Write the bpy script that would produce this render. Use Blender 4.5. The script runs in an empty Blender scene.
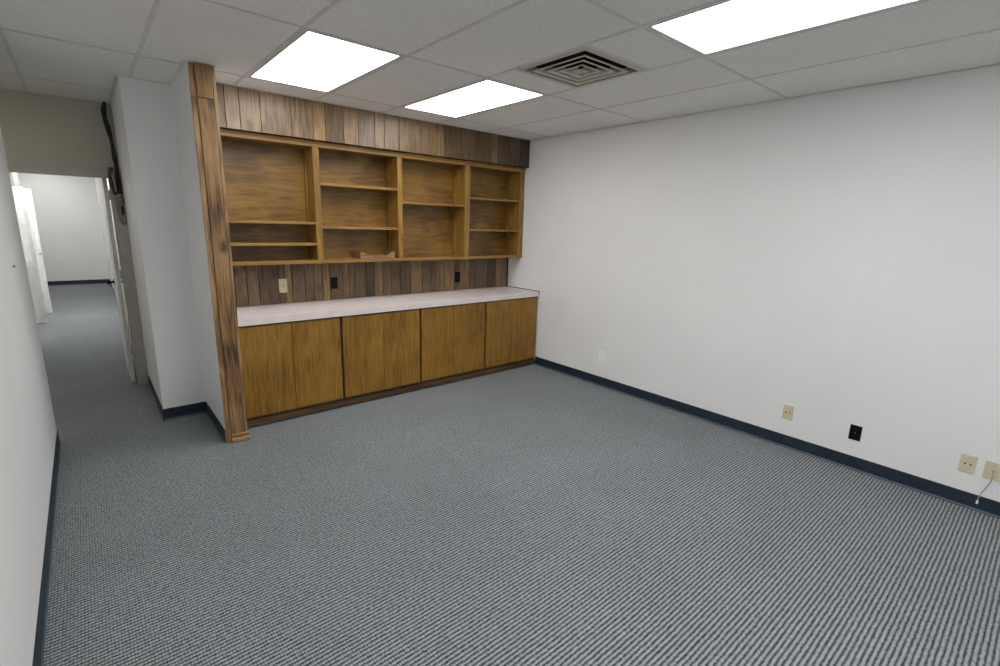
import bpy, bmesh, math, random
from mathutils import Vector, Matrix
random.seed(4)
S = bpy.context.scene
COL = S.collection

# ------------------------------------------------------------------ helpers
def srgb(r, g, b):
    f = lambda c: (c/255/12.92) if c/255 <= .04045 else ((c/255+.055)/1.055)**2.4
    return (f(r), f(g), f(b), 1)

def box(bm, x0, x1, y0, y1, z0, z1, bev=0.0, mi=0):
    vs = [bm.verts.new(p) for p in ((x0,y0,z0),(x1,y0,z0),(x1,y1,z0),(x0,y1,z0),(x0,y0,z1),(x1,y0,z1),(x1,y1,z1),(x0,y1,z1))]
    fs = [bm.faces.new([vs[i] for i in q]) for q in ((0,3,2,1),(4,5,6,7),(0,1,5,4),(1,2,6,5),(2,3,7,6),(3,0,4,7))]
    for f in fs: f.material_index = mi
    if bev > 0:
        es = list({e for f in fs for e in f.edges})
        bmesh.ops.bevel(bm, geom=es, offset=bev, segments=2, profile=.7, affect='EDGES')
    return fs

def cyl(bm, c, axis, r, h, n=20, r2=None):
    """cylinder from point c along axis"""
    a = Vector(axis).normalized()
    rot = Vector((0,0,1)).rotation_difference(a).to_matrix().to_4x4()
    m = Matrix.Translation(Vector(c)+a*h/2) @ rot
    bmesh.ops.create_cone(bm, cap_ends=True, segments=n, radius1=r, radius2=r if r2 is None else r2, depth=h, matrix=m)

def lathe(bm, c, axis, prof, n=20):
    """prof: list of (distance along axis, radius)"""
    a = Vector(axis).normalized()
    rot = Vector((0,0,1)).rotation_difference(a).to_matrix()
    rings = []
    for d, r in prof:
        rings.append([bm.verts.new(Vector(c)+rot@Vector((r*math.cos(2*math.pi*k/n), r*math.sin(2*math.pi*k/n), d))) for k in range(n)])
    for i in range(len(rings)-1):
        for k in range(n):
            f = bm.faces.new((rings[i][k], rings[i][(k+1)%n], rings[i+1][(k+1)%n], rings[i+1][k])); f.smooth = True
    bm.faces.new(rings[0][::-1]); bm.faces.new(rings[-1])

def tube(bm, pts, r, n=10):
    pts = [Vector(p) for p in pts]
    # Catmull-Rom smoothing
    q = []
    P = [pts[0]]+pts+[pts[-1]]
    for i in range(1, len(P)-2):
        for t in range(6):
            t /= 6
            a, b, c, d = P[i-1], P[i], P[i+1], P[i+2]
            q.append(.5*((2*b)+(-a+c)*t+(2*a-5*b+4*c-d)*t*t+(-a+3*b-3*c+d)*t**3))
    q.append(pts[-1])
    rings = []
    up = Vector((.31, .87, .2)).normalized()
    for i, p in enumerate(q):
        t = (q[min(i+1, len(q)-1)]-q[max(i-1, 0)]).normalized()
        u = t.cross(up).normalized(); v = t.cross(u)
        rings.append([bm.verts.new(p+r*(math.cos(2*math.pi*k/n)*u+math.sin(2*math.pi*k/n)*v)) for k in range(n)])
    for i in range(len(rings)-1):
        for k in range(n):
            f = bm.faces.new((rings[i][k], rings[i][(k+1)%n], rings[i+1][(k+1)%n], rings[i+1][k])); f.smooth = True
    bm.faces.new(rings[0][::-1]); bm.faces.new(rings[-1])

def prism(bm, pts, axis, a, b):
    """extrude a 2-D outline along axis 'x','y','z' from a to b; pts are the other two coordinates in order"""
    def mk(p, w):
        if axis == 'x': return (w, p[0], p[1])
        if axis == 'y': return (p[0], w, p[1])
        return (p[0], p[1], w)
    A = [bm.verts.new(mk(p, a)) for p in pts]; B = [bm.verts.new(mk(p, b)) for p in pts]
    n = len(pts)
    fs = [bm.faces.new(A), bm.faces.new(B[::-1])]
    for i in range(n): fs.append(bm.faces.new((A[i], B[i], B[(i+1)%n], A[(i+1)%n])))
    bmesh.ops.recalc_face_normals(bm, faces=fs)

def new(): return bmesh.new()

def wloc(o):
    v = Vector((0,0,0))
    while o is not None:
        v += o.location; o = o.parent
    return v

def obj(name, bm, mats, parent=None, recalc=False):
    """one mesh object; its geometry is given in world metres"""
    if recalc: bmesh.ops.recalc_face_normals(bm, faces=bm.faces[:])
    xs = [v.co for v in bm.verts]
    mn = Vector([min(c[i] for c in xs) for i in range(3)]); mx = Vector([max(c[i] for c in xs) for i in range(3)])
    org = Vector(((mn.x+mx.x)/2, (mn.y+mx.y)/2, mn.z))
    bmesh.ops.translate(bm, verts=bm.verts[:], vec=-org)
    me = bpy.data.meshes.new(name); bm.to_mesh(me); bm.free()
    for m in (mats if isinstance(mats, (list, tuple)) else [mats]): me.materials.append(m)
    o = bpy.data.objects.new(name, me); COL.objects.link(o)
    if parent is not None:
        o.parent = parent; o.location = org - wloc(parent)
    else: o.location = org
    return o

def tag(o, label, cat, group=None):
    o['label'] = label; o['category'] = cat
    if group: o['group'] = group
    return o

def thing(name, label, cat, loc, group=None):
    o = bpy.data.objects.new(name, None); o.location = loc; o.empty_display_size = .05
    COL.objects.link(o)
    return tag(o, label, cat, group)

def struct(name, bm, m, parent=None, recalc=False):
    o = obj(name, bm, m, parent, recalc)
    if parent is None: o['kind'] = 'structure'
    return o

# ------------------------------------------------------------------ materials
class N:
    def __init__(s, name):
        s.m = bpy.data.materials.new(name); s.m.use_nodes = True
        s.t = s.m.node_tree; s.b = s.t.nodes['Principled BSDF']
    def n(s, typ, **kw):
        x = s.t.nodes.new(typ)
        for k, v in kw.items():
            if k in x.inputs: x.inputs[k].default_value = v
            else: setattr(x, k, v)
        return x
    def l(s, a, b): s.t.links.new(a, b)
    def math(s, op, a, b=None, clamp=False):
        x = s.t.nodes.new('ShaderNodeMath'); x.operation = op; x.use_clamp = clamp
        for i, v in enumerate((a, b)):
            if v is None: continue
            if isinstance(v, (int, float)): x.inputs[i].default_value = v
            else: s.l(v, x.inputs[i])
        return x.outputs[0]
    def mix(s, fac, a, b, blend='MIX'):
        x = s.t.nodes.new('ShaderNodeMix'); x.data_type = 'RGBA'; x.blend_type = blend
        for sock, v in ((x.inputs[0], fac), (x.inputs[6], a), (x.inputs[7], b)):
            if isinstance(v, (int, float, tuple)): sock.default_value = v
            else: s.l(v, sock)
        return x.outputs[2]
    def ramp(s, fac, stops):
        x = s.t.nodes.new('ShaderNodeValToRGB'); cr = x.color_ramp
        while len(cr.elements) < len(stops): cr.elements.new(.5)
        for e, (p, c) in zip(cr.elements, stops): e.position = p; e.color = c
        s.l(fac, x.inputs[0]); return x.outputs[0]
    def bump(s, h, strength=.2, dist=.002):
        x = s.n('ShaderNodeBump'); x.inputs['Strength'].default_value = strength; x.inputs['Distance'].default_value = dist
        s.l(h, x.inputs['Height']); s.l(x.outputs[0], s.b.inputs['Normal'])

def plain(name, c, rough=.5, metal=0, noise=.06, spec=.5):
    k = N(name); k.b.inputs['Roughness'].default_value = rough; k.b.inputs['Metallic'].default_value = metal
    k.b.inputs['Specular IOR Level'].default_value = spec
    tc = k.n('ShaderNodeTexCoord'); nz = k.n('ShaderNodeTexNoise', Scale=9.0, Detail=4.0)
    k.l(tc.outputs['Object'], nz.inputs['Vector'])
    d = tuple(max(0, x*(1-noise*1.6)) for x in c[:3])+(1,); e = tuple(min(1, x*(1+noise)) for x in c[:3])+(1,)
    k.l(k.ramp(nz.outputs['Fac'], [(.3, d), (.7, e)]), k.b.inputs['Base Color'])
    return k.m

def wall_mat(name, c):
    k = N(name); k.b.inputs['Roughness'].default_value = .55; k.b.inputs['Specular IOR Level'].default_value = .3
    g = k.n('ShaderNodeNewGeometry')
    a = k.n('ShaderNodeTexNoise', Scale=1.1, Detail=3.0); k.l(g.outputs['Position'], a.inputs['Vector'])
    b = k.n('ShaderNodeTexNoise', Scale=160.0, Detail=3.0); k.l(g.outputs['Position'], b.inputs['Vector'])
    d = tuple(x*.955 for x in c[:3])+(1,)
    k.l(k.ramp(a.outputs['Fac'], [(.3, d), (.65, c)]), k.b.inputs['Base Color'])
    k.bump(b.outputs['Fac'], .12, .0015)
    return k.m

def wood(name, dark, mid, light, axis='z', rough=.4, spec=.5, stretch=9.0, knots=0.0, plank=False, coat=0.0, contrast=1.0, blotch=.25, fine=110.0):
    k = N(name); k.b.inputs['Roughness'].default_value = rough; k.b.inputs['Specular IOR Level'].default_value = spec
    k.b.inputs['Coat Weight'].default_value = coat; k.b.inputs['Coat Roughness'].default_value = .25
    tc = k.n('ShaderNodeTexCoord'); oi = k.n('ShaderNodeObjectInfo')
    off = k.n('ShaderNodeVectorMath', operation='SCALE'); cx = k.n('ShaderNodeCombineXYZ')
    k.l(oi.outputs['Random'], cx.inputs[0]); k.l(oi.outputs['Random'], cx.inputs[1]); k.l(oi.outputs['Random'], cx.inputs[2])
    k.l(cx.outputs[0], off.inputs[0]); off.inputs['Scale'].default_value = 31.0
    add = k.n('ShaderNodeVectorMath', operation='ADD'); k.l(tc.outputs['Object'], add.inputs[0]); k.l(off.outputs[0], add.inputs[1])
    vec = add.outputs[0]
    if plank:
        at = k.n('ShaderNodeAttribute', attribute_name='plank')
        sc = k.n('ShaderNodeVectorMath', operation='SCALE'); k.l(at.outputs['Color'], sc.inputs[0]); sc.inputs['Scale'].default_value = 53.0
        ad = k.n('ShaderNodeVectorMath', operation='ADD'); k.l(vec, ad.inputs[0]); k.l(sc.outputs[0], ad.inputs[1]); vec = ad.outputs[0]
    mp = k.n('ShaderNodeMapping'); k.l(vec, mp.inputs['Vector'])
    s = [stretch]*3; s['xyz'.index(axis)] = .9
    mp.inputs['Scale'].default_value = s
    n1 = k.n('ShaderNodeTexNoise', Scale=1.0, Detail=3.0, Distortion=.6); k.l(mp.outputs[0], n1.inputs['Vector'])
    # growth-ring figure: sine of the low noise
    ring = k.math('SINE', k.math('MULTIPLY', n1.outputs['Fac'], 42.0))
    ring = k.math('MULTIPLY_ADD', ring, .5); ring.node.inputs[2].default_value = .5
    mp2 = k.n('ShaderNodeMapping'); k.l(vec, mp2.inputs['Vector'])
    s2 = [fine]*3; s2['xyz'.index(axis)] = 6.0
    mp2.inputs['Scale'].default_value = s2
    n2 = k.n('ShaderNodeTexNoise', Scale=1.0, Detail=4.0); k.l(mp2.outputs[0], n2.inputs['Vector'])
    n3 = k.n('ShaderNodeTexNoise', Scale=2.2, Detail=3.0); k.l(vec, n3.inputs['Vector'])
    f = k.math('ADD', k.math('MULTIPLY', ring, .42*contrast), k.math('MULTIPLY', n2.outputs['Fac'], .75))
    f = k.math('ADD', f, k.math('MULTIPLY', k.math('SUBTRACT', n3.outputs['Fac'], .5), blotch*2))
    col = k.ramp(f, [(.18, dark), (.55, mid), (.95, light)])
    if knots > 0:
        mp3 = k.n('ShaderNodeMapping'); k.l(vec, mp3.inputs['Vector'])
        s3 = [7.0]*3; s3['xyz'.index(axis)] = 3.6
        mp3.inputs['Scale'].default_value = s3
        vo = k.n('ShaderNodeTexVoronoi', Scale=1.0); k.l(mp3.outputs[0], vo.inputs['Vector'])
        kk = k.ramp(vo.outputs['Distance'], [(.05, (knots,)*3+(1,)), (.26, (0,0,0,1))])
        n4 = k.n('ShaderNodeTexNoise', Scale=26.0, Detail=3.0); k.l(vec, n4.inputs['Vector'])
        kk2 = k.math('MULTIPLY', kk, k.math('MULTIPLY', n4.outputs['Fac'], 1.7, True))
        col = k.mix(kk2, col, tuple(x*.3 for x in dark[:3])+(1,))
    if plank: col = k.mix(1.0, col, at.outputs['Color'], 'MULTIPLY')
    k.l(col, k.b.inputs['Base Color'])
    k.bump(f, .15, .001)
    return k.m

M = {}
M['wall'] = wall_mat('white_paint', (.86, .86, .86, 1))
M['wall_hall'] = wall_mat('white_hall_paint', (.84, .84, .825, 1))
M['header'] = wall_mat('grey_hall_paint', (.47, .46, .385, 1))
M['trimpaint'] = plain('greyish_trim_paint', srgb(176, 172, 164), .4)
M['door_white'] = plain('white_door_paint', srgb(222, 222, 220), .35)
M['tbar'] = plain('ceiling_grid_metal', (.66, .65, .63, 1), .45)
M['base'] = plain('navy_vinyl', (.011, .023, .040, 1), .5, noise=.2)
M['lip'] = plain('navy_vinyl_toe', (.06, .09, .13, 1), .4, noise=.1)
M['cream'] = plain('cream_plastic', srgb(214, 203, 172), .35)
M['white_plastic'] = plain('white_plastic', (.93, .93, .93, 1), .3, noise=.01)
M['black_plastic'] = plain('black_plastic', (.004, .004, .004, 1), .6, spec=.15)
M['dark'] = plain('dark_void', (.01, .01, .01, 1), .8)
M['vent'] = plain('vent_enamel', srgb(190, 186, 168), .45)
M['vent_shade'] = plain('vent_gap_shade', (.02, .02, .019, 1), .8)  # shade of the louvre gaps, painted near black on the upper blade faces
M['frame'] = plain('light_frame_enamel', (.62, .62, .62, 1), .4)
M['black_metal'] = plain('black_metal', (.01, .01, .011, 1), .3, .6)
M['brass'] = plain('hinge_metal', (.32, .29, .22, 1), .35, .9)
M['counter'] = plain('pinkish_white_laminate', srgb(226, 215, 214), .32, noise=.03)
M['caulk'] = plain('dark_edge_strip', (.035, .022, .016, 1), .6)
M['cable'] = plain('black_cable', (.012, .012, .013, 1), .5)
M['redwire'] = plain('dull_red_tape', (.10,.030,.024,1), .6, noise=.3)
M['bare'] = plain('bare_plaster_patch', srgb(150, 146, 120), .8, noise=.35)
M['greywire'] = plain('grey_wire', (.32, .32, .31, 1), .5)
OAK_D, OAK_M, OAK_L = (.15, .072, .014, 1), (.26, .135, .026, 1), (.36, .20, .046, 1)
M['door'] = wood('oak_veneer_door', (.150,.070,.010,1), (.285,.146,.022,1), (.40,.225,.042,1), 'z', .42, spec=.35, stretch=13, contrast=.42, blotch=.38, fine=90)
M['oak_v'] = wood('oak_upright', OAK_D, OAK_M, OAK_L, 'z', .4, stretch=11)
M['oak_x'] = wood('oak_shelf', (.16,.080,.018,1), (.32,.17,.042,1), (.44,.25,.07,1), 'x', .4, stretch=14, contrast=.4)
M['ply'] = wood('oak_plywood_back', (.13,.064,.012,1), (.25,.135,.027,1), (.34,.195,.046,1), 'x', .32, spec=.5, stretch=8, contrast=.5, blotch=.8, fine=60)
M['plank'] = wood('rustic_plank', (.24,.145,.070,1), (.62,.41,.235,1), (.92,.66,.41,1), 'z', .40, stretch=10, knots=.85, plank=True, contrast=.42, blotch=.38)
M['post'] = wood('rustic_post', (.060,.027,.009,1), (.25,.135,.050,1), (.38,.225,.10,1), 'z', .5, stretch=22, knots=1.0, contrast=.7, blotch=.7)
M['postlight'] = wood('post_moulding', (.10,.05,.02,1), (.27,.155,.07,1), (.42,.27,.14,1), 'z', .45, stretch=16)
M['block'] = wood('post_foot', (.14,.075,.03,1), (.33,.19,.08,1), (.46,.29,.14,1), 'x', .45, stretch=18)
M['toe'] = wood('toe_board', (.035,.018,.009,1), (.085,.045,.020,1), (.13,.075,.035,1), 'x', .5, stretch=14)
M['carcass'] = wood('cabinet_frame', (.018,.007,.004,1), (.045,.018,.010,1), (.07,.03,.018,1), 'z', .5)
M['tray'] = wood('tray_wood', (.15,.075,.04,1), (.31,.175,.10,1), (.43,.27,.165,1), 'x', .5, stretch=16)

def tile_mat():
    k = N('ceiling_tile'); k.b.inputs['Roughness'].default_value = .95; k.b.inputs['Specular IOR Level'].default_value = .1
    g = k.n('ShaderNodeNewGeometry')
    a = k.n('ShaderNodeTexNoise', Scale=70.0, Detail=4.0, Roughness=.7); k.l(g.outputs['Position'], a.inputs['Vector'])
    v = k.n('ShaderNodeTexVoronoi', Scale=42.0); k.l(g.outputs['Position'], v.inputs['Vector'])
    b = k.n('ShaderNodeTexNoise', Scale=.9, Detail=3.0); k.l(g.outputs['Position'], b.inputs['Vector'])
    c = k.ramp(a.outputs['Fac'], [(.28, (.76,.75,.73,1)), (.5, (.87,.86,.84,1)), (.8, (.90,.89,.87,1))])
    h = k.ramp(v.outputs['Distance'], [(.03, (.62,.6,.58,1)), (.10, (1,1,1,1))])
    c = k.mix(.5, c, k.mix(1.0, c, h, 'MULTIPLY'))
    c = k.mix(1.0, c, k.ramp(b.outputs['Fac'], [(.3, (.93,.92,.91,1)), (.7, (1,1,1,1))]), 'MULTIPLY')
    k.l(c, k.b.inputs['Base Color']); k.bump(a.outputs['Fac'], .35, .003)
    return k.m
M['tile'] = tile_mat()

def carpet_mat():
    k = N('ribbed_loop_carpet'); k.b.inputs['Roughness'].default_value = .95; k.b.inputs['Specular IOR Level'].default_value = .15
    k.b.inputs['Sheen Weight'].default_value = .15
    g = k.n('ShaderNodeNewGeometry')
    w = k.n('ShaderNodeTexNoise', Scale=14.0, Detail=2.0); k.l(g.outputs['Position'], w.inputs['Vector'])
    w2 = k.n('ShaderNodeTexNoise', Scale=95.0, Detail=2.0); k.l(g.outputs['Position'], w2.inputs['Vector'])
    sp = k.n('ShaderNodeSeparateXYZ'); k.l(g.outputs['Position'], sp.inputs[0])
    wob = k.math('ADD', k.math('MULTIPLY', k.math('SUBTRACT', w.outputs['Fac'], .5), 1.0), k.math('MULTIPLY', k.math('SUBTRACT', w2.outputs['Fac'], .5), 1.1))
    ry = k.math('ADD', k.math('MULTIPLY', sp.outputs[1], math.pi/.0193), wob)
    rx = k.math('ADD', k.math('MULTIPLY', sp.outputs[0], math.pi/.0115), k.math('MULTIPLY', wob, 1.3))
    rib = k.math('ABSOLUTE', k.math('SINE', ry)); bead = k.math('ABSOLUTE', k.math('SINE', rx))
    h = k.math('MULTIPLY', k.math('POWER', rib, 1.25), k.math('ADD', k.math('MULTIPLY', k.math('POWER', bead, .7), .5), .5))
    fine = k.n('ShaderNodeTexNoise', Scale=75.0, Detail=3.0); k.l(g.outputs['Position'], fine.inputs['Vector'])
    f = k.math('ADD', h, k.math('MULTIPLY', k.math('SUBTRACT', fine.outputs['Fac'], .5), 1.15))
    c = k.ramp(f, [(.05, (.026,.033,.041,1)), (.45, (.150,.168,.180,1)), (.90, (.345,.37,.38,1))])
    # soft wear and tracked paths, and slight seams between carpet breadths
    b = k.n('ShaderNodeTexNoise', Scale=.75, Detail=4.0, Roughness=.6); k.l(g.outputs['Position'], b.inputs['Vector'])
    c = k.mix(1.0, c, k.ramp(b.outputs['Fac'], [(.3, (.88,.88,.88,1)), (.7, (1.06,1.06,1.06,1))]), 'MULTIPLY')
    def line(coord, at, width, other, lo, hi):
        d = k.math('LESS_THAN', k.math('ABSOLUTE', k.math('SUBTRACT', coord, at)), width)
        e = k.math('MULTIPLY', k.math('GREATER_THAN', other, lo), k.math('LESS_THAN', other, hi))
        return k.math('MULTIPLY', d, e)
    X, Y = sp.outputs[0], sp.outputs[1]
    s1 = k.math('ADD', line(Y, 3.26, .009, X, 1.75, 2.25), line(Y, 2.19, .010, X, 1.72, 2.15))
    s1 = k.math('ADD', s1, line(X, 1.93, .006, Y, 2.5, 3.26), True)
    c = k.mix(k.math('MULTIPLY', s1, .13), c, (.36,.41,.44,1))
    k.l(c, k.b.inputs['Base Color'])
    k.bump(h, .5, .004)
    return k.m
M['carpet'] = carpet_mat()

def emit(name, c, s):
    m = bpy.data.materials.new(name); m.use_nodes = True; t = m.node_tree; t.nodes.clear()
    e = t.nodes.new('ShaderNodeEmission'); o = t.nodes.new('ShaderNodeOutputMaterial')
    e.inputs[0].default_value = c; e.inputs[1].default_value = s; t.links.new(e.outputs[0], o.inputs[0]); return m
M['lens'] = emit('lit_lens', (1, .99, .975, 1), 9.0)
M['lens_hall'] = emit('lit_hall_lens', (1, .98, .96, 1), 5.0)
M['lens_bright'] = emit('bright_hall_lens', (1, .985, .96, 1), 17.0)
M['lens_mid'] = emit('mid_hall_lens', (1, .985, .96, 1), 9.0)
M['lens_dim'] = emit('dim_corridor_lens', (1, .96, .86, 1), 3.6)
M['lens_left'] = emit('left_row_lens', (1, .99, .975, 1), 12.0)
M['lens_right'] = emit('right_row_lens', (1, .99, .975, 1), 8.0)

# ------------------------------------------------------------------ dimensions (metres)
H = 2.6477; XR = 4.110; XL = -.327; FZ = -.012; YB = 4.70; YH = 5.88; YF = 15.4; YREAR = -3.1
GX = 1.004; T = .6096; GY = 4.02; HX0 = -2.1; FX0 = -.92; FX1 = .37
PX0, PX1, PY = .643, .793, 3.92      # post
YD = 4.088; YU = 4.409; YS = 4.343

# floor
bm = new(); box(bm, HX0-.1, XR+.1, YREAR-.1, YF+.1, FZ-.05, FZ); struct('floor', bm, M['carpet'])

# walls
def wall(name, x0, x1, y0, y1, z0=-.012, z1=H, m='wall'):
    b = new(); box(b, x0, x1, y0, y1, z0, z1); return struct(name, b, M[m])
wall('wall_right', XR, XR+.1, YREAR-.1, YB+.1)
wall('wall_left', XL-.12, XL, YREAR, 4.655)
wall('wall_rear', XL-.12, XR, YREAR-.1, YREAR)
wall('wall_back', PX1, XR, YB, YB+.1)
wall('wall_partition', PX0, PX1, PY, YB+.1)
wall('wall_column', .332, PX0, 4.683, YH+.1)
wall('wall_corridor_rear', HX0, XL-.12, 3.9, 4.0, m='wall_hall')
wall('wall_corridor_end', HX0-.1, HX0, 3.9, YH+.12, m='wall_hall')
# wall with the doorway: left pier, header
b = new(); box(b, HX0, -.66, YH, YH+.12, FZ, H); box(b, -.66, .255, YH, YH+.12, 2.045, H); box(b, .255, .332, YH, YH+.12, FZ, H)
struct('wall_doorway', b, M['header'])
wall('wall_hall_left', FX0-.1, FX0, YH+.12, YF, m='wall_hall')
wall('wall_hall_right', FX1, FX1+.1, YH+.12, YF, m='wall_hall')
wall('wall_hall_end', FX0-.1, FX1+.1, YF, YF+.1, m='wall_hall')

# baseboards (cove base with a small toe)
def baseboard(name, a, c, nrm):
    """a->c along the wall foot, nrm points into the room"""
    a = Vector((*a, FZ)); c = Vector((*c, FZ)); n = Vector((*nrm, 0)); b = new()
    prof = [(0, 0), (.011, 0), (.0105, .006), (.006, .016), (.004, .10), (.0025, .103), (0, .103)]
    A = [b.verts.new(a+n*d+Vector((0,0,z))) for d, z in prof]; B = [b.verts.new(c+n*d+Vector((0,0,z))) for d, z in prof]
    k = len(prof)
    for i in range(k):
        f = b.faces.new((A[i], B[i], B[(i+1)%k], A[(i+1)%k]))
        if i in (0, 1, 2): f.material_index = 1
    b.faces.new(A); b.faces.new(B[::-1])
    return struct(name, b, [M['base'], M['lip']], recalc=True)
baseboard('baseboard_right', (XR, YREAR), (XR, 4.10), (-1, 0))
baseboard('baseboard_left', (XL, YREAR), (XL, 4.655), (1, 0))
baseboard('baseboard_left_end', (XL-.12, 4.655), (XL, 4.655), (0, 1))
baseboard('baseboard_partition', (PX0, PY+.01), (PX0, 4.683), (-1, 0))
baseboard('baseboard_column', (.332, 4.683), (PX0, 4.683), (0, -1))
baseboard('baseboard_column_side', (.332, 4.672), (.332, 5.85), (-1, 0))
baseboard('baseboard_hall_end', (FX0, YF), (FX1, YF), (0, -1))
baseboard('baseboard_hall_right', (FX1, YH+.12), (FX1, YF), (-1, 0))
baseboard('baseboard_rear', (XL, YREAR), (XR, YREAR), (0, 1))

# ------------------------------------------------------------------ ceiling
LIGHTS = [(0, 0), (2, 0), (2, 2), (0, 2), (0, 4), (2, 4)]  # the last two are unseen, added behind the camera for fill light
HALL = [(-3, -5), (-3, -6), (-3, -9), (-4, -1)]
xl = [HX0] + [GX+i*T for i in range(-5, 5)] + [XR+.1]
yl = [YREAR-.1] + [GY-j*2*T for j in range(4, -10, -1)] + [YF+.1]
VX0, VX1, VY0, VY1 = GX+2*T, GX+3*T, 1.93, 2.53
def near(a, b): return abs(a-b) < .01
b = new()
for i in range(len(xl)-1):
    for j in range(len(yl)-1):
        x0, x1, y0, y1 = xl[i], xl[i+1], yl[j], yl[j+1]
        if any(near(x0, GX+li*T) and near(y1, GY-lj*2*T) for li, lj in LIGHTS+HALL): continue
        if x1 < FX0-.1 and y0 > YH+.2: continue
        if near(x0, VX0) and near(y1, GY-2*T):
            box(b, x0, x1, y0, VY0, H, H+.016); box(b, x0, x1, VY1, y1, H, H+.016); continue
        box(b, x0, x1, y0, y1, H, H+.016)
struct('ceiling', b, M['tile'])
# plenum above keeps light out
b = new(); box(b, HX0-.1, XR+.1, YREAR-.1, YF+.1, H+.22, H+.26); struct('ceiling_slab', b, M['dark'])
# exposed grid
b = new(); hw = .011; zt = H-.003
def inside(x, y):
    if y < 4.66: return XL < x < XR
    if y < YH: return x < .333
    return FX0 < x < FX1
for x in xl[1:-1]:
    y1 = YS if x > PX0 else YH
    if x < XL: y0 = 4.0
    else: y0 = YREAR
    if x > HX0: box(b, x-hw, x+hw, y0, y1, zt, H-.0002)
for y in yl[1:-1]:
    if y > YH: continue
    x0, x1 = (XL, XR) if y < 4.3 else (HX0, .332)
    xs = [x for x in xl if x0 < x < x1]
    seg = [x0]+xs+[x1]
    for p, q in zip(seg[:-1], seg[1:]): box(b, p+(hw if p != x0 else 0), q-(hw if q != x1 else 0), y-hw, y+hw, zt, H-.0002)
for y in (VY0, VY1): box(b, VX0+hw, VX1-hw, y-hw, y+hw, zt, H-.0002)
struct('trim_1', b, M['tbar'])
# wall angle around the room
b = new(); w = .02
box(b, XR-w, XR, YREAR+w, YS, H-.005, H-.0005); box(b, XL, XL+w, YREAR+w, 4.655, H-.005, H-.0005)
box(b, XL+w, XR-w, YREAR, YREAR+w, H-.005, H-.0005)
box(b, PX1, XR-w, YS-w, YS, H-.005, H-.0005)
box(b, .332, PX0, 4.683-w, 4.683, H-.005, H-.0005)
box(b, PX0-w, PX0, PY, 4.683-w, H-.005, H-.0005)
box(b, HX0, .332-w, YH-w, YH, H-.005, H-.0005); box(b, .332-w, .332, 4.683, YH, H-.005, H-.0005)
struct('trim_2', b, M['tbar'])

# ceiling lights
LL = ['lit ceiling panel light nearest the wooden post, its end close to the plank soffit',
      'lit ceiling panel light near the back right corner, between the post-side light and the vent',
      'large lit ceiling panel light right of the vent, cut by the top of the photo',
      'lit ceiling panel light overhead on the camera side of the post-side light, above the frame',
      'added fill panel light, unseen behind the camera on the left wall side',
      'added fill panel light, unseen behind the camera on the right wall side']
def light(x0, x1, y0, y1, label, lens='lens', group='recessed fluorescent panel lights'):
    t = thing('ceiling_light', label, 'ceiling light', ((x0+x1)/2, (y0+y1)/2, H-.006), group)
    b = new(); fw = .022; z0, z1 = H-.003, H+.07
    X0, X1, Y0, Y1 = x0+.0125, x1-.0125, y0+.0125, y1-.0125
    box(b, X0, X0+fw, Y0, Y1, z0, z1); box(b, X1-fw, X1, Y0, Y1, z0, z1)
    box(b, X0+fw, X1-fw, Y0, Y0+fw, z0, z1); box(b, X0+fw, X1-fw, Y1-fw, Y1, z0, z1)
    box(b, X0+fw, X1-fw, Y0+fw, Y1-fw, z1-.01, z1)
    obj('frame', b, M['frame'], t)
    b = new(); box(b, X0+fw, X1-fw, Y0+fw, Y1-fw, H+.001, H+.006); obj('diffuser', b, M[lens], t)
for (i, j), lab in zip(LIGHTS, LL):
    light(GX+i*T, GX+(i+1)*T, GY-j*2*T-2*T, GY-j*2*T, lab, 'lens' if j == 0 else ('lens_left' if i == 0 else 'lens_right'))
light(GX-3*T, GX-2*T, GY+10*T, GY+12*T, 'lit ceiling panel light in the middle of the far hall, hidden above the doorway', 'lens_bright', 'hall panel lights')
light(GX-3*T, GX-2*T, GY+8*T, GY+10*T, 'lit ceiling panel light in the far hall just before the louvred doors', 'lens_mid', 'hall panel lights')
light(GX-4*T, GX-3*T, GY, GY+2*T, 'lit ceiling panel light in the side corridor behind the end of the left wall', 'lens_dim', 'hall panel lights')
light(GX-3*T, GX-2*T, GY+16*T, GY+18*T, 'lit ceiling panel light at the far end wall of the hall, hidden above the doorway', 'lens_hall', 'hall panel lights')

# ------------------------------------------------------------------ supply air diffuser
t = thing('ceiling_vent', 'square cream metal air vent with nested louvres in the ceiling between two panel lights', 'vent', ((VX0+VX1)/2, (VY0+VY1)/2, H-.01))
cx, cy = (VX0+VX1)/2, (VY0+VY1)/2; hx, hy = (VX1-VX0)/2-.0125, (VY1-VY0)/2-.0125
def ring(b, o, i, zo, zi, th=.0025, dark=False):
    """sloped square louvre: outer half sizes o at height zo, inner half sizes i at height zi"""
    def loop(h, z): return [b.verts.new((cx+sx*h[0], cy+sy*h[1], z)) for sx, sy in ((-1,-1),(1,-1),(1,1),(-1,1))]
    A, B, C, D = loop(o, zo), loop(i, zi), loop((i[0], i[1]), zi+th), loop((o[0], o[1]), zo+th)
    for n, (P, Q) in enumerate(((A, B), (B, C), (C, D), (D, A))):
        for k in range(4): b.faces.new((P[k], P[(k+1)%4], Q[(k+1)%4], Q[k])).material_index = 1 if (dark and n == 2) else 0
VM = [M['vent'], M['vent_shade']]
b = new(); ring(b, (hx, hy), (hx-.034, hy-.034), H-.004, H-.008, .004); ring(b, (hx-.034, hy-.034), (hx-.037, hy-.037), H-.008, H+.03, .002)
obj('frame', b, VM, t, recalc=True)
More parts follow.
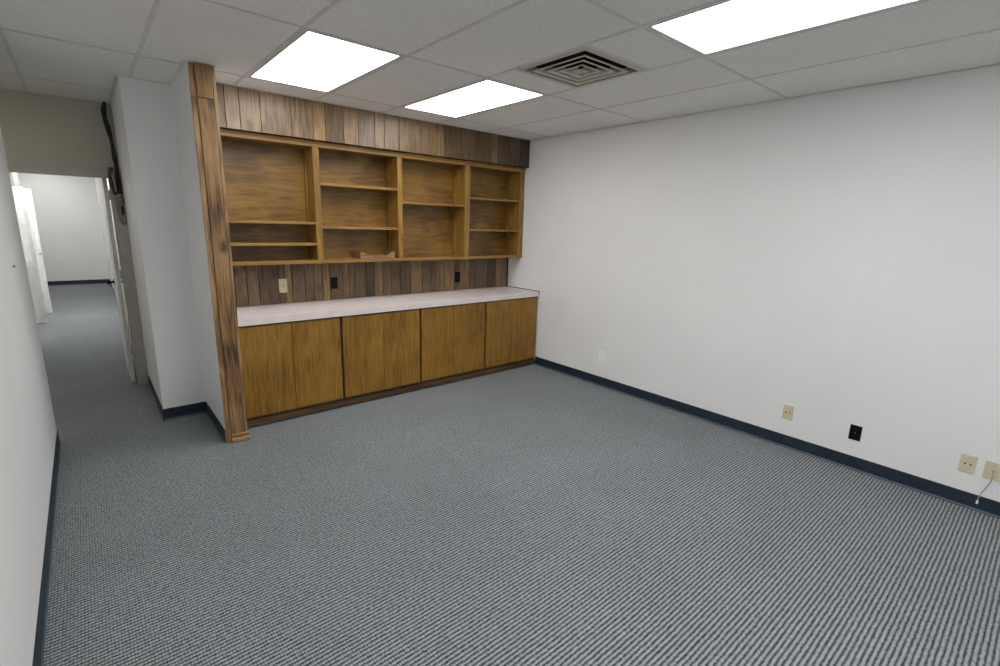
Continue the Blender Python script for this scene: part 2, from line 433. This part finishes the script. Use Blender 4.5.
for k in range(4):
    f0 = .214-.059*k
    b = new(); ring(b, (f0, f0), (f0-.024, f0-.024), H-.014, H-.010, .003, True); ring(b, (f0-.024, f0-.024), (f0-.034, f0-.034), H-.010, H+.032, .003, True)
    obj('louvre', b, VM, t, recalc=True)
b = new(); box(b, cx-.0025, cx+.0025, cy-.0025, cy+.0025, H-.012, H+.03); obj('centre_pin', b, M['vent'], t)
b = new(); box(b, cx-hx+.04, cx+hx-.04, cy-hy+.04, cy+hy-.04, H+.09, H+.1)
for s in (-1, 1):
    box(b, cx+s*(hx-.046)-.002, cx+s*(hx-.046)+.002, cy-hy+.05, cy+hy-.05, H+.031, H+.09)
    box(b, cx-hx+.05, cx+hx-.05, cy+s*(hy-.046)-.002, cy+s*(hy-.046)+.002, H+.031, H+.09)
obj('duct_box', b, M['dark'], t)

# ------------------------------------------------------------------ planks
def planks(name, seams, z0, z1, yf, yb, tones, parent):
    b = new(); lay = b.loops.layers.color.new('plank') if False else b.loops.layers.float_color.new('plank')
    g = .0013
    for i in range(len(seams)-1):
        fs0 = len(b.faces)
        x0, x1 = seams[i]+g, seams[i+1]-g; y = yf+random.uniform(-.0008, .0008)
        pts = [(x0, yb-.002), (x0, y+.004), (x0+.002, y), (x1-.002, y), (x1, y+.004), (x1, yb-.002)]
        prism(b, pts, 'z', z0, z1)
        b.faces.ensure_lookup_table()
        c = tones[i % len(tones)]
        for f in b.faces[fs0:]:
            for l in f.loops: l[lay] = (*c, 1)
    fs0 = len(b.faces); box(b, seams[0], seams[-1], yb-.004, yb, z0, z1); b.faces.ensure_lookup_table()
    for f in b.faces[fs0:]:
        for l in f.loops: l[lay] = (.08, .05, .04, 1)
    return obj(name, b, M['plank'], parent)
def tn(v, w=0.0): return (v*(1+w*.10), v*(1.0+.02*w), v*(1-w*.22))
sof = [PX1, .93, 1.03, 1.179, 1.412, 1.592, 1.694, 1.855, 1.990, 2.150, 2.245, 2.399, 2.636, 2.82, 2.91, 3.129, 3.314, 3.527, 3.62, 3.799, 3.96, XR-.001]
sot = [tn(.42), tn(.54), tn(.50), tn(.53), tn(.48,.1), tn(.54,.9), tn(.36,.2), tn(.48,.2), tn(.37), tn(.46,.1), tn(.39), tn(.40,.3), tn(.31,.5), tn(.38,.8), tn(.18,.5), tn(.22,.6), tn(.14,.5), tn(.30,.8), tn(.14,.5), tn(.17,.5), tn(.10,.4)]  # plank variation plus painted light: lamp sheen left, falloff darkening to the right
t = thing('plank_soffit', 'boxed soffit of rustic vertical planks between the shelves and the ceiling', 'soffit', ((PX1+XR)/2, 4.5, 2.335))
planks('plank_facing', sof, 2.337, H-.0005, YS, YS+.03, sot, t)
b = new(); box(b, PX1, XR-.001, YS+.0305, YB-.001, 2.337, H-.001); obj('soffit_box', b, M['carcass'], t)

bak = [PX1, .956, 1.052, 1.15, 1.318, 1.375, 1.434, 1.554, 1.64, 1.723, 1.795, 1.921, 1.99, 2.053, 2.170, 2.268, 2.366, 2.46, 2.568, 2.692, 2.847, 2.953, 3.021, 3.14, 3.274, 3.36, 3.497, 3.59, 3.78, 3.912, 4.02, XR-.001]
bat = [tn(v*.86, w) for v, w in ((.15,.2), (.38,.4), (.36,.4), (.27,.3), (.25,.5), (.42,.8), (.32,.3), (.28,.2), (.36,.3), (.44,.8), (.28,.4), (.42,.7), (.31,.3), (.24,.2))]
t = thing('plank_backsplash', 'rustic wood plank panel on the wall between the countertop and the open shelves', 'wall panel', ((PX1+XR)/2, 4.69, .905))
planks('plank_facing', bak, .9035, 1.286, 4.675, YB-.0005, bat, t)
b = new(); box(b, XR-.016, XR-.0012, 4.66, 4.6745, .9035, 1.286); obj('corner_strip', b, M['carcass'], t)
YP = 4.675

# ------------------------------------------------------------------ wall shelving unit
t = thing('wall_shelving_unit', 'open oak shelving unit with four bays hung above the counter under the plank soffit', 'shelves', ((PX1+XR)/2, 4.55, 1.287))
DIV = [(PX1+.0005, .85), (1.593, 1.648), (2.410, 2.462), (3.227, 3.296), (4.032, XR-.0015)]
SB, ST = 1.287, 2.335
b = new(); box(b, DIV[0][0], DIV[-1][1], 4.655, YP-.001+.022, SB+.03, ST-.004); obj('back_panel', b, M['ply'], t)
b = new(); box(b, DIV[0][0], DIV[-1][1], YU+.02, 4.654, SB+.001, SB+.028, .001); obj('bottom_board', b, M['oak_x'], t)
b = new(); box(b, DIV[0][0], DIV[-1][1], YU+.02, 4.654, ST-.04, ST-.003); obj('top_board', b, M['oak_x'], t)
b = new(); box(b, DIV[0][0], DIV[-1][1], YU, YU+.0195, SB, SB+.030, .0015); obj('bottom_rail', b, M['oak_x'], t)
b = new(); prism(b, [(YU-.012, ST-.002), (YU-.012, ST-.016), (YU-.004, ST-.022), (YU-.004, ST-.048), (YU+.0195, ST-.048), (YU+.0195, ST-.002)], 'x', DIV[0][0], DIV[-1][1]); obj('top_rail', b, M['oak_x'], t)
for i, (a, c) in enumerate(DIV):
    b = new(); box(b, a, c, YU+.001, YU+.0195, SB+.0305, ST-.0485, .0015)
    m = (a+c)/2; p0, p1 = (a, a+.02) if i == 0 else ((c-.02, c) if i == 4 else (a+.004, c-.004))
    if i in (0,): p0, p1 = a, c-.004
    if i == 4: p0, p1 = a+.004, c
    obj('stile', b, M['oak_v'], t)
    b = new(); box(b, p0, p1, YU+.02, 4.654, SB+.0285, ST-.0405); obj('upright_panel', b, M['oak_v'], t)
    # support cleats near the back of every bay side
    for x, s in ((p0, -1), (p1, 1)):
        if (i == 0 and s < 0) or (i == 4 and s > 0): continue
        b = new(); box(b, *(sorted((x, x+s*.008))), 4.60, 4.615, SB+.029, ST-.041); obj('shelf_track', b, M['oak_v'], t)
BAY = [[(1.630, 1.655), (1.446, 1.470)], [(1.972, 1.996), (1.594, 1.619)], [(1.853, 1.876)], [(1.942, 1.965), (1.596, 1.619)]]
for i, sh in enumerate(BAY):
    x0, x1 = DIV[i][1]+.005-.009+.0055, DIV[i+1][0]-.005+.0085
    for z0, z1 in sh:
        b = new(); box(b, DIV[i][1]+.0005, DIV[i+1][0]-.0005, YU+.006, YU+.0195, z0, z1, .0015)
        box(b, DIV[i][1]-.003, DIV[i+1][0]+.003, YU+.02, 4.598, z0+.001, z1-.001)
        box(b, DIV[i][1]+.006, DIV[i+1][0]-.006, 4.598, 4.654, z0+.001, z1-.001)
        obj('shelf', b, M['oak_x'], t)

# wooden tray standing in the second bay
TX0, TX1, TY0, TY1, TZ = 2.012, 2.378, 4.434, 4.645, 1.3165
t = thing('letter_tray', 'small wooden tray with a notched front on the bottom shelf of the second bay', 'tray', ((TX0+TX1)/2, (TY0+TY1)/2, TZ))
b = new(); prism(b, [(TX0, TZ), (TX1, TZ), (TX1, TZ+.062), (TX1-.045, TZ+.060), (TX1-.080, TZ+.030), (TX0+.085, TZ+.027), (TX0+.065, TZ+.040), (TX0+.045, TZ+.060), (TX0, TZ+.062)], 'y', TY0, TY0+.012); obj('front_board', b, M['tray'], t)
b = new(); box(b, TX0, TX0+.011, TY0+.0121, TY1, TZ, TZ+.062, .001); obj('side_board', b, M['tray'], t)
b = new(); box(b, TX1-.011, TX1, TY0+.0121, TY1, TZ, TZ+.062, .001); obj('side_board', b, M['tray'], t)
b = new(); box(b, TX0+.0112, TX1-.0112, TY1-.011, TY1, TZ, TZ+.026); obj('back_board', b, M['tray'], t)
b = new(); box(b, TX0+.0112, TX1-.0112, TY0+.0121, TY1-.0112, TZ, TZ+.006); obj('tray_bottom', b, M['tray'], t)

# ------------------------------------------------------------------ base cabinets, one carcass with two doors each
XC = [PX1+.001, 1.650, 2.463, 3.297, XR-.001]
ctext = ['oak veneer base cabinet beside the wooden post, leftmost under the counter',
         'oak veneer base cabinet below the notched tray, second from the wooden post',
         'oak veneer base cabinet third from the post, below the right-hand black outlet\'s left side',
         'oak veneer base cabinet in the corner against the white right wall']
ctext[2] = 'oak veneer base cabinet third from the wooden post, next to the corner cabinet'
for i in range(4):
    x0, x1 = XC[i], XC[i+1]-.001
    t = thing('base_cabinet', ctext[i], 'cabinet', ((x0+x1)/2, (YD+YB)/2, FZ), 'base cabinets under the countertop')
    b = new()
    box(b, x0, x0+.018, YD+.022, YB-.003, .085, .835); box(b, x1-.018, x1, YD+.022, YB-.003, .085, .835)
    box(b, x0+.018, x1-.018, YD+.022, YB-.003, .085, .103); box(b, x0+.018, x1-.018, YD+.022, YD+.04, .80, .835)
    box(b, x0+.018, x1-.018, YB-.012, YB-.003, .103, .835); box(b, x0+.018, x0+.045, YD+.022, YD+.04, .103, .80); box(b, x1-.045, x1-.018, YD+.022, YD+.04, .103, .80)
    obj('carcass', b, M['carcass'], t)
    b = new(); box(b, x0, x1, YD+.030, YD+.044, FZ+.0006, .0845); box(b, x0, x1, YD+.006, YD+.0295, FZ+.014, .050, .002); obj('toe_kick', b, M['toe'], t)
    dl = x0+(.030 if i == 0 else .012); dr = x1-(.011 if i < 3 else .020); mid = [1.226, 2.055, 2.866, 3.657][i]
    for a, c in ((dl, mid-.0016), (mid+.0016, dr)):
        b = new(); box(b, a, c, YD, YD+.019, .082, .8325, .0012); obj('door', b, M['door'], t)

# countertop
t = thing('countertop', 'long pinkish white laminate countertop over the oak base cabinets', 'countertop', ((PX1+XR)/2, 4.38, .836))
b = new(); box(b, PX1+.001, XR-.009, 4.082, YP-.001, .862, .902, .004); obj('worktop_slab', b, M['counter'], t)
b = new(); box(b, PX1+.001, XR-.009, 4.076, 4.0815, .846, .9035, .002); obj('front_lipping', b, M['counter'], t)
b = new(); box(b, PX1+.001, XR-.009, 4.095, 4.62, .8365, .8615); obj('support_frame', b, M['carcass'], t)
b = new(); box(b, XR-.0085, XR-.0005, 4.076, YP-.016, .862, .908); obj('side_trim_strip', b, M['caulk'], t)

# ------------------------------------------------------------------ rustic post at the end of the partition
t = thing('wooden_post', 'tall rustic wooden post with grooved edges and small foot block, left of the cabinets', 'post', ((PX0+PX1)/2, PY, FZ))
y0, y1 = PY-.024, PY-.0005
b = new(); box(b, .6435, .6755, y0+.006, y1, FZ+.0004, 2.428, .003); box(b, .6435, .6755, y0+.006, y1, 2.432, H-.006, .003); obj('edge_strip', b, M['postlight'], t)
b = new(); box(b, .6775, .7725, y0, y1, .0565, 2.434, .005); obj('post_board', b, M['post'], t)
b = new(); box(b, .6775, .7725, y0-.001, y1, 2.438, H-.006, .005); obj('cap_board', b, M['post'], t)
b = new(); box(b, .7745, .7945, y0+.004, y1, .0565, H-.006, .004); obj('edge_strip', b, M['postlight'], t)
b = new()
prof = [(y1, 0), (y0-.014, 0), (y0-.014, .012), (y0-.010, .016), (y0-.010, .020), (y0-.016, .026), (y0-.012, .030), (y0-.008, .034), (y0-.008, .052), (y0-.014, .056), (y0-.014, .062), (y0-.006, .0675), (y1, .0675)]
prof = [(p, z+FZ+.0004) for p, z in prof]; prism(b, prof, 'x', .6775, .800); obj('foot_block', b, M['block'], t)

# ------------------------------------------------------------------ sockets and switch
def frame(axis):
    """maps plate coordinates (u right, w up, d outwards) to the world"""
    if axis == 'back': return lambda u, w, d: (u, YP-d, w)
    if axis == 'right': return lambda u, w, d: (XR-d, -u, w)
    if axis == 'left': return lambda u, w, d: (XL+d, u, w)
def pbox(b, F, u0, u1, w0, w1, d0, d1, bev=0.0):
    p, q = F(u0, w0, d0), F(u1, w1, d1)
    box(b, *[v for k in range(3) for v in sorted((p[k], q[k]))], bev)
def pcyl(b, F, u, w, d0, d1, r, n=16):
    p, q = Vector(F(u, w, d0)), Vector(F(u, w, d1)); cyl(b, p, q-p, r, (q-p).length, n)
def outlet(kind, wallside, u, w, label, plate, face, hw=.035, hh=.058, name='wall_outlet', cat='outlet', group=None):
    F = frame(wallside); t = thing(name, label, cat, F(u, w-hh, 0), group)
    b = new(); pbox(b, F, u-hw, u+hw, w-hh, w+hh, .0004, .0058, .0022); obj('cover_plate', b, plate, t)
    if kind == 'duplex':
        for s in (-1, 1):
            b = new(); pcyl(b, F, u, w+s*.0195, .0059, .0078, .0165, 24); o = obj('socket', b, face, t)
            b = new()
            for e in (-1, 1): pbox(b, F, u+e*.0065-.0011, u+e*.0065+.0011, w+s*.0195-.002, w+s*.0195+.006, .0079, .0083)
            pcyl(b, F, u, w+s*.0195-.008, .0079, .0083, .0022, 10); obj('slots', b, M['dark'], o)
        b = new(); pcyl(b, F, u, w, .0059, .0072, .003, 12); obj('screw', b, M['greywire'], t)
    elif kind == 'ports':
        for e in (-1, 1):
            b = new(); pbox(b, F, u+e*.013-.0065, u+e*.013+.0065, w-.007, w+.007, .0059, .0075, .0006); o = obj('port', b, face, t)
            b = new(); pbox(b, F, u+e*.013-.0045, u+e*.013+.0045, w-.005, w+.004, .0076, .0081); obj('opening', b, M['dark'], o)
        for e in (-1, 1):
            b = new(); pcyl(b, F, u, w+e*.038, .0059, .007, .003, 12); obj('screw', b, M['greywire'], t)
    elif kind == 'single':
        b = new(); pbox(b, F, u-.008, u+.008, w-.008, w+.008, .0059, .008, .0008); o = obj('port', b, face, t)
        b = new(); pbox(b, F, u-.005, u+.005, w-.005, w+.004, .0081, .0086); obj('opening', b, M['dark'], o)
        for e in (-1, 1):
            b = new(); pcyl(b, F, u, w+e*.038, .0059, .007, .003, 12); obj('screw', b, M['greywire'], t)
    elif kind == 'cord':
        b = new(); pcyl(b, F, u, w, .0059, .011, .007, 16); obj('grommet', b, M['greywire'], t)
        b = new(); pcyl(b, F, u, w+.036, .0059, .007, .003, 12); obj('screw', b, M['greywire'], t)
    elif kind == 'toggle':
        b = new(); p = F(u, w, .0058); q = F(u, w-.006, .018); pbox(b, F, u-.004, u+.004, w-.012, w+.001, .0059, .016, .0012); obj('toggle', b, M['greywire'], t)
    return t
g1 = 'sockets on the plank backsplash'; g2 = 'sockets low on the white right wall'
outlet('single', 'back', 1.352, 1.068, 'cream outlet plate on the plank backsplash above the leftmost base cabinet', M['cream'], M['cream'], .036, .064, group=g1)
outlet('duplex', 'back', 1.836, 1.067, 'black outlet on the plank backsplash just right of the cream one', M['black_plastic'], M['black_plastic'], .033, .057, group=g1)
outlet('duplex', 'back', 3.322, 1.057, 'black outlet on the plank backsplash near the corner with the right wall', M['black_plastic'], M['black_plastic'], .037, .060, group=g1)
outlet('duplex', 'right', -3.092, .324, 'white outlet on the right wall, the one nearest the base cabinets', M['white_plastic'], M['white_plastic'], .036, .058, group=g2)
outlet('ports', 'right', -1.237, .280, 'cream two-port plate on the right wall between the white outlet and the black outlet', M['cream'], M['cream'], .036, .058, name='wall_jack', group=g2)
outlet('duplex', 'right', -.786, .270, 'black outlet low on the white right wall', M['black_plastic'], M['black_plastic'], .036, .056, group=g2)
outlet('ports', 'right', -.187, .276, 'beige two-port plate on the right wall between the black outlet and the corded plate', M['cream'], M['cream'], .038, .056, name='wall_jack', group=g2)
outlet('cord', 'right', -.071, .274, 'cream plate at the right photo edge with a grey cord coming out', M['cream'], M['cream'], .041, .056, name='cable_plate', cat='wall plate', group=g2)
outlet('toggle', 'left', 3.78, 1.38, 'white light switch on the left wall near its hall end', M['wall'], M['white_plastic'], .036, .058, name='light_switch', cat='switch')
t = thing('cord', 'short grey cord with a white plug dangling from the rightmost cream wall plate', 'cord', (XR-.02, .09, .044))
b = new(); tube(b, [(XR-.0115, .071, .274), (XR-.022, .069, .270), (XR-.031, .068, .248), (XR-.03, .071, .208), (XR-.026, .084, .158), (XR-.024, .100, .108), (XR-.024, .104, .066)], .0028); obj('wire', b, M['greywire'], t)
b = new(); box(b, XR-.029, XR-.019, .099, .109, .044, .065, .0012); obj('plug', b, M['white_plastic'], t)

# ------------------------------------------------------------------ doorway to the far hall
t = new()
yc0, yc1 = YH-.016, YH-.0005
box(t, .250, .331, yc0, yc1, FZ, 1.985, .003)                        # right casing
box(t, -.70, .331, yc0-.002, yc1, 1.990, 2.066, .003)               # head casing
box(t, -.74, -.66, yc0, yc1, FZ, 1.985, .003)                        # left casing
d1 = struct('door_1', t, M['trimpaint'])
b = new(); box(b, .240, .2545, YH, YH+.12, FZ, 2.03); box(b, -.6595, -.645, YH, YH+.12, FZ, 2.03); box(b, -.645, .240, YH, YH+.12, 2.015, 2.044); obj('door_jamb', b, M['trimpaint'], d1)
# the leaf, swung fully open into the hall
t = thing('open_door', 'white door swung open into the far hall at the right side of the doorway', 'door', (.21, YH+.45, .008))
b = new(); box(b, .196, .229, YH+.125, YH+.885, .000, 2.005, .002); leaf = obj('door_leaf', b, M['door_white'], t)
for z in (.28, 1.05, 1.80):
    b = new(); cyl(b, (.236, YH+.119, z), (0,0,1), .0055, .09, 12); box(b, .2292, .2405, YH+.1215, YH+.1235, z, z+.09); obj('hinge', b, M['brass'], t)
for s in (-1, 1):
    b = new(); x = .196 if s < 0 else .229
    lathe(b, (x+s*.0003, YH+.82, .95), (s,0,0), [(0,.031),(.006,.031),(.009,.013),(.03,.011),(.036,.022),(.046,.028),(.056,.027),(.062,.018)]); obj('door_knob', b, M['black_metal'], t)

# louvred bifold closet leaves parked in the hall
def bifold(x0, x1, y, label, knob):
    t = thing('bifold_door', label, 'door', ((x0+x1)/2, y, .012), 'louvred bifold doors in the far hall')
    th = .028; zb, zt2, st = .000, 2.025, .045
    b = new()
    box(b, x0, x0+st, y, y+th, zb, zt2, .0015); box(b, x1-st, x1, y, y+th, zb, zt2, .0015)
    for z0, z1 in ((zb, zb+.14), (.86, .95), (zt2-.10, zt2)): box(b, x0+st, x1-st, y+.0005, y+th-.0005, z0, z1)
    obj('door_frame', b, M['door_white'], t)
    b = new()
    z = .97
    while z < 1.90:
        prism(b, [(y+.003, z), (y+.005, z-.0035), (y+th-.003, z+.020), (y+th-.005, z+.0235)], 'x', x0+st, x1-st); z += .027
    obj('louvre_slats', b, M['door_white'], t)
    b = new(); box(b, x0+st, x1-st, y+.008, y+th-.008, zb+.14, .86); obj('lower_panel', b, M['door_white'], t)
    if knob:
        b = new(); lathe(b, (x1-.02, y-.0003, 1.0), (0,-1,0), [(0,.01),(.012,.008),(.018,.016),(.028,.017),(.034,.010)]); obj('knob', b, M['greywire'], t)
bifold(FX0+.003, -.585, 10.12, 'nearer louvred white bifold closet door behind the left wall edge', False)
bifold(FX0+.003, -.555, 11.02, 'farther louvred white bifold closet door, showing just past the nearer one', True)
# casing strips on the hall walls
for n, (x0, x1, y0, y1) in enumerate([(FX1-.014, FX1-.0003, 13.6, 13.7), (FX1-.014, FX1-.0003, 9.2, 9.3), (FX1-.014, FX1-.0003, 8.25, 8.35), (FX1-.014, FX1-.0003, 12.6, 12.7)]):
    b = new(); box(b, x0, x1, y0, y1, FZ, 2.08, .003)
    if n in (0, 1): box(b, x0, x1, y0-(.9 if n == 0 else .85), y0, 2.0, 2.08, .003)
    struct('trim_%d' % (n+3), b, M['door_white'])

# ------------------------------------------------------------------ loose wiring at the corner of the doorway
t = thing('cable_bundle', 'bundle of loose black cables hanging from the ceiling down the corner by the hall doorway', 'cables', (.30, YH-.05, 1.85))
for k, (dx, r) in enumerate(((0, .0085), (.014, .007), (-.013, .0065), (.005, .006))):
    b = new(); rnd = random.Random(k)
    xs = [.285, .268, .272, .288, .296, .300, .304, .303]; zs = [H-.004, 2.58, 2.50, 2.42, 2.30, 2.18, 2.08, 1.86]
    tube(b, [(min(.318, x+dx*(1 if i % 2 else .6)+rnd.uniform(-.004, .004)), YH-.034-.012*k*.6-.006*(i % 3), z) for i, (x, z) in enumerate(zip(xs, zs))], r, 8)
    obj('cable', b, M['cable'], t)
b = new(); tube(b, [(.262, YH-.044, 2.085), (.256, YH-.050, 2.03), (.252, YH-.050, 1.97), (.262, YH-.050, 1.90), (.270, YH-.046, 1.845)], .018, 10); obj('red_wrapping', b, M['redwire'], t)['label'] = 'dull red wrapped cable end'
b = new(); tube(b, [(.262, YH-.040, 2.085), (.268, YH-.062, 2.02), (.276, YH-.064, 1.95), (.280, YH-.060, 1.87)], .008, 8); obj('grey_strand', b, M['greywire'], t)
t = thing('junction_box', 'small open wiring box with loose wires on the casing below the black cables', 'electrical box', (.29, YH-.03, 1.56))
b = new(); pts = [(.262, 1.83), (.268, 1.70), (.276, 1.60), (.300, 1.565), (.330, 1.58), (.331, 1.86), (.30, 1.84)]
prism(b, pts, 'y', YH-.0195, YH-.0165); obj('backing', b, M['bare'], t)
b = new(); box(b, .292, .328, YH-.040, YH-.0197, 1.64, 1.79, .002); bx = obj('box_body', b, M['bare'], t)
b = new(); box(b, .300, .320, YH-.0415, YH-.0402, 1.67, 1.75); obj('opening', b, M['dark'], bx)
b = new(); tube(b, [(.296, YH-.046, 1.84), (.286, YH-.044, 1.76), (.284, YH-.030, 1.70), (.292, YH-.028, 1.61), (.318, YH-.026, 1.60)], .004, 8); obj('loose_wire', b, M['greywire'], t)
b = new(); tube(b, [(.312, YH-.046, 1.84), (.322, YH-.048, 1.80), (.316, YH-.045, 1.765)], .004, 8); obj('loose_wire', b, M['cable'], t)

# ------------------------------------------------------------------ world and camera
w = bpy.data.worlds.new('world'); S.world = w; w.use_nodes = True
w.node_tree.nodes['Background'].inputs[0].default_value = (.5, .5, .5, 1); w.node_tree.nodes['Background'].inputs[1].default_value = .02
R = [[0.7629660371744567, -0.6458455886801245, 0.027682154914832537], [0.12071967769712268, 0.18441923003028254, 0.9754057140553054], [-0.6350665992909785, -0.7408596514708173, 0.21867188042254226]]
cam = bpy.data.cameras.new('camera'); co = bpy.data.objects.new('camera', cam); COL.objects.link(co)
m = Matrix(R).transposed().to_4x4(); m.translation = Vector((-.003, -.010, 1.6729)); co.matrix_world = m
cam.sensor_fit = 'HORIZONTAL'; cam.sensor_width = 36; cam.lens = 482.3244*36/1000; cam.clip_start = .02
S.camera = co
S.view_settings.view_transform = 'Standard'; S.view_settings.look = 'None'; S.view_settings.gamma = 1
S.view_settings.use_curve_mapping = False
S.view_settings.exposure = 0.06
try: S.cycles.use_denoising = True; S.cycles.max_bounces = 10; S.cycles.diffuse_bounces = 8
except Exception: pass
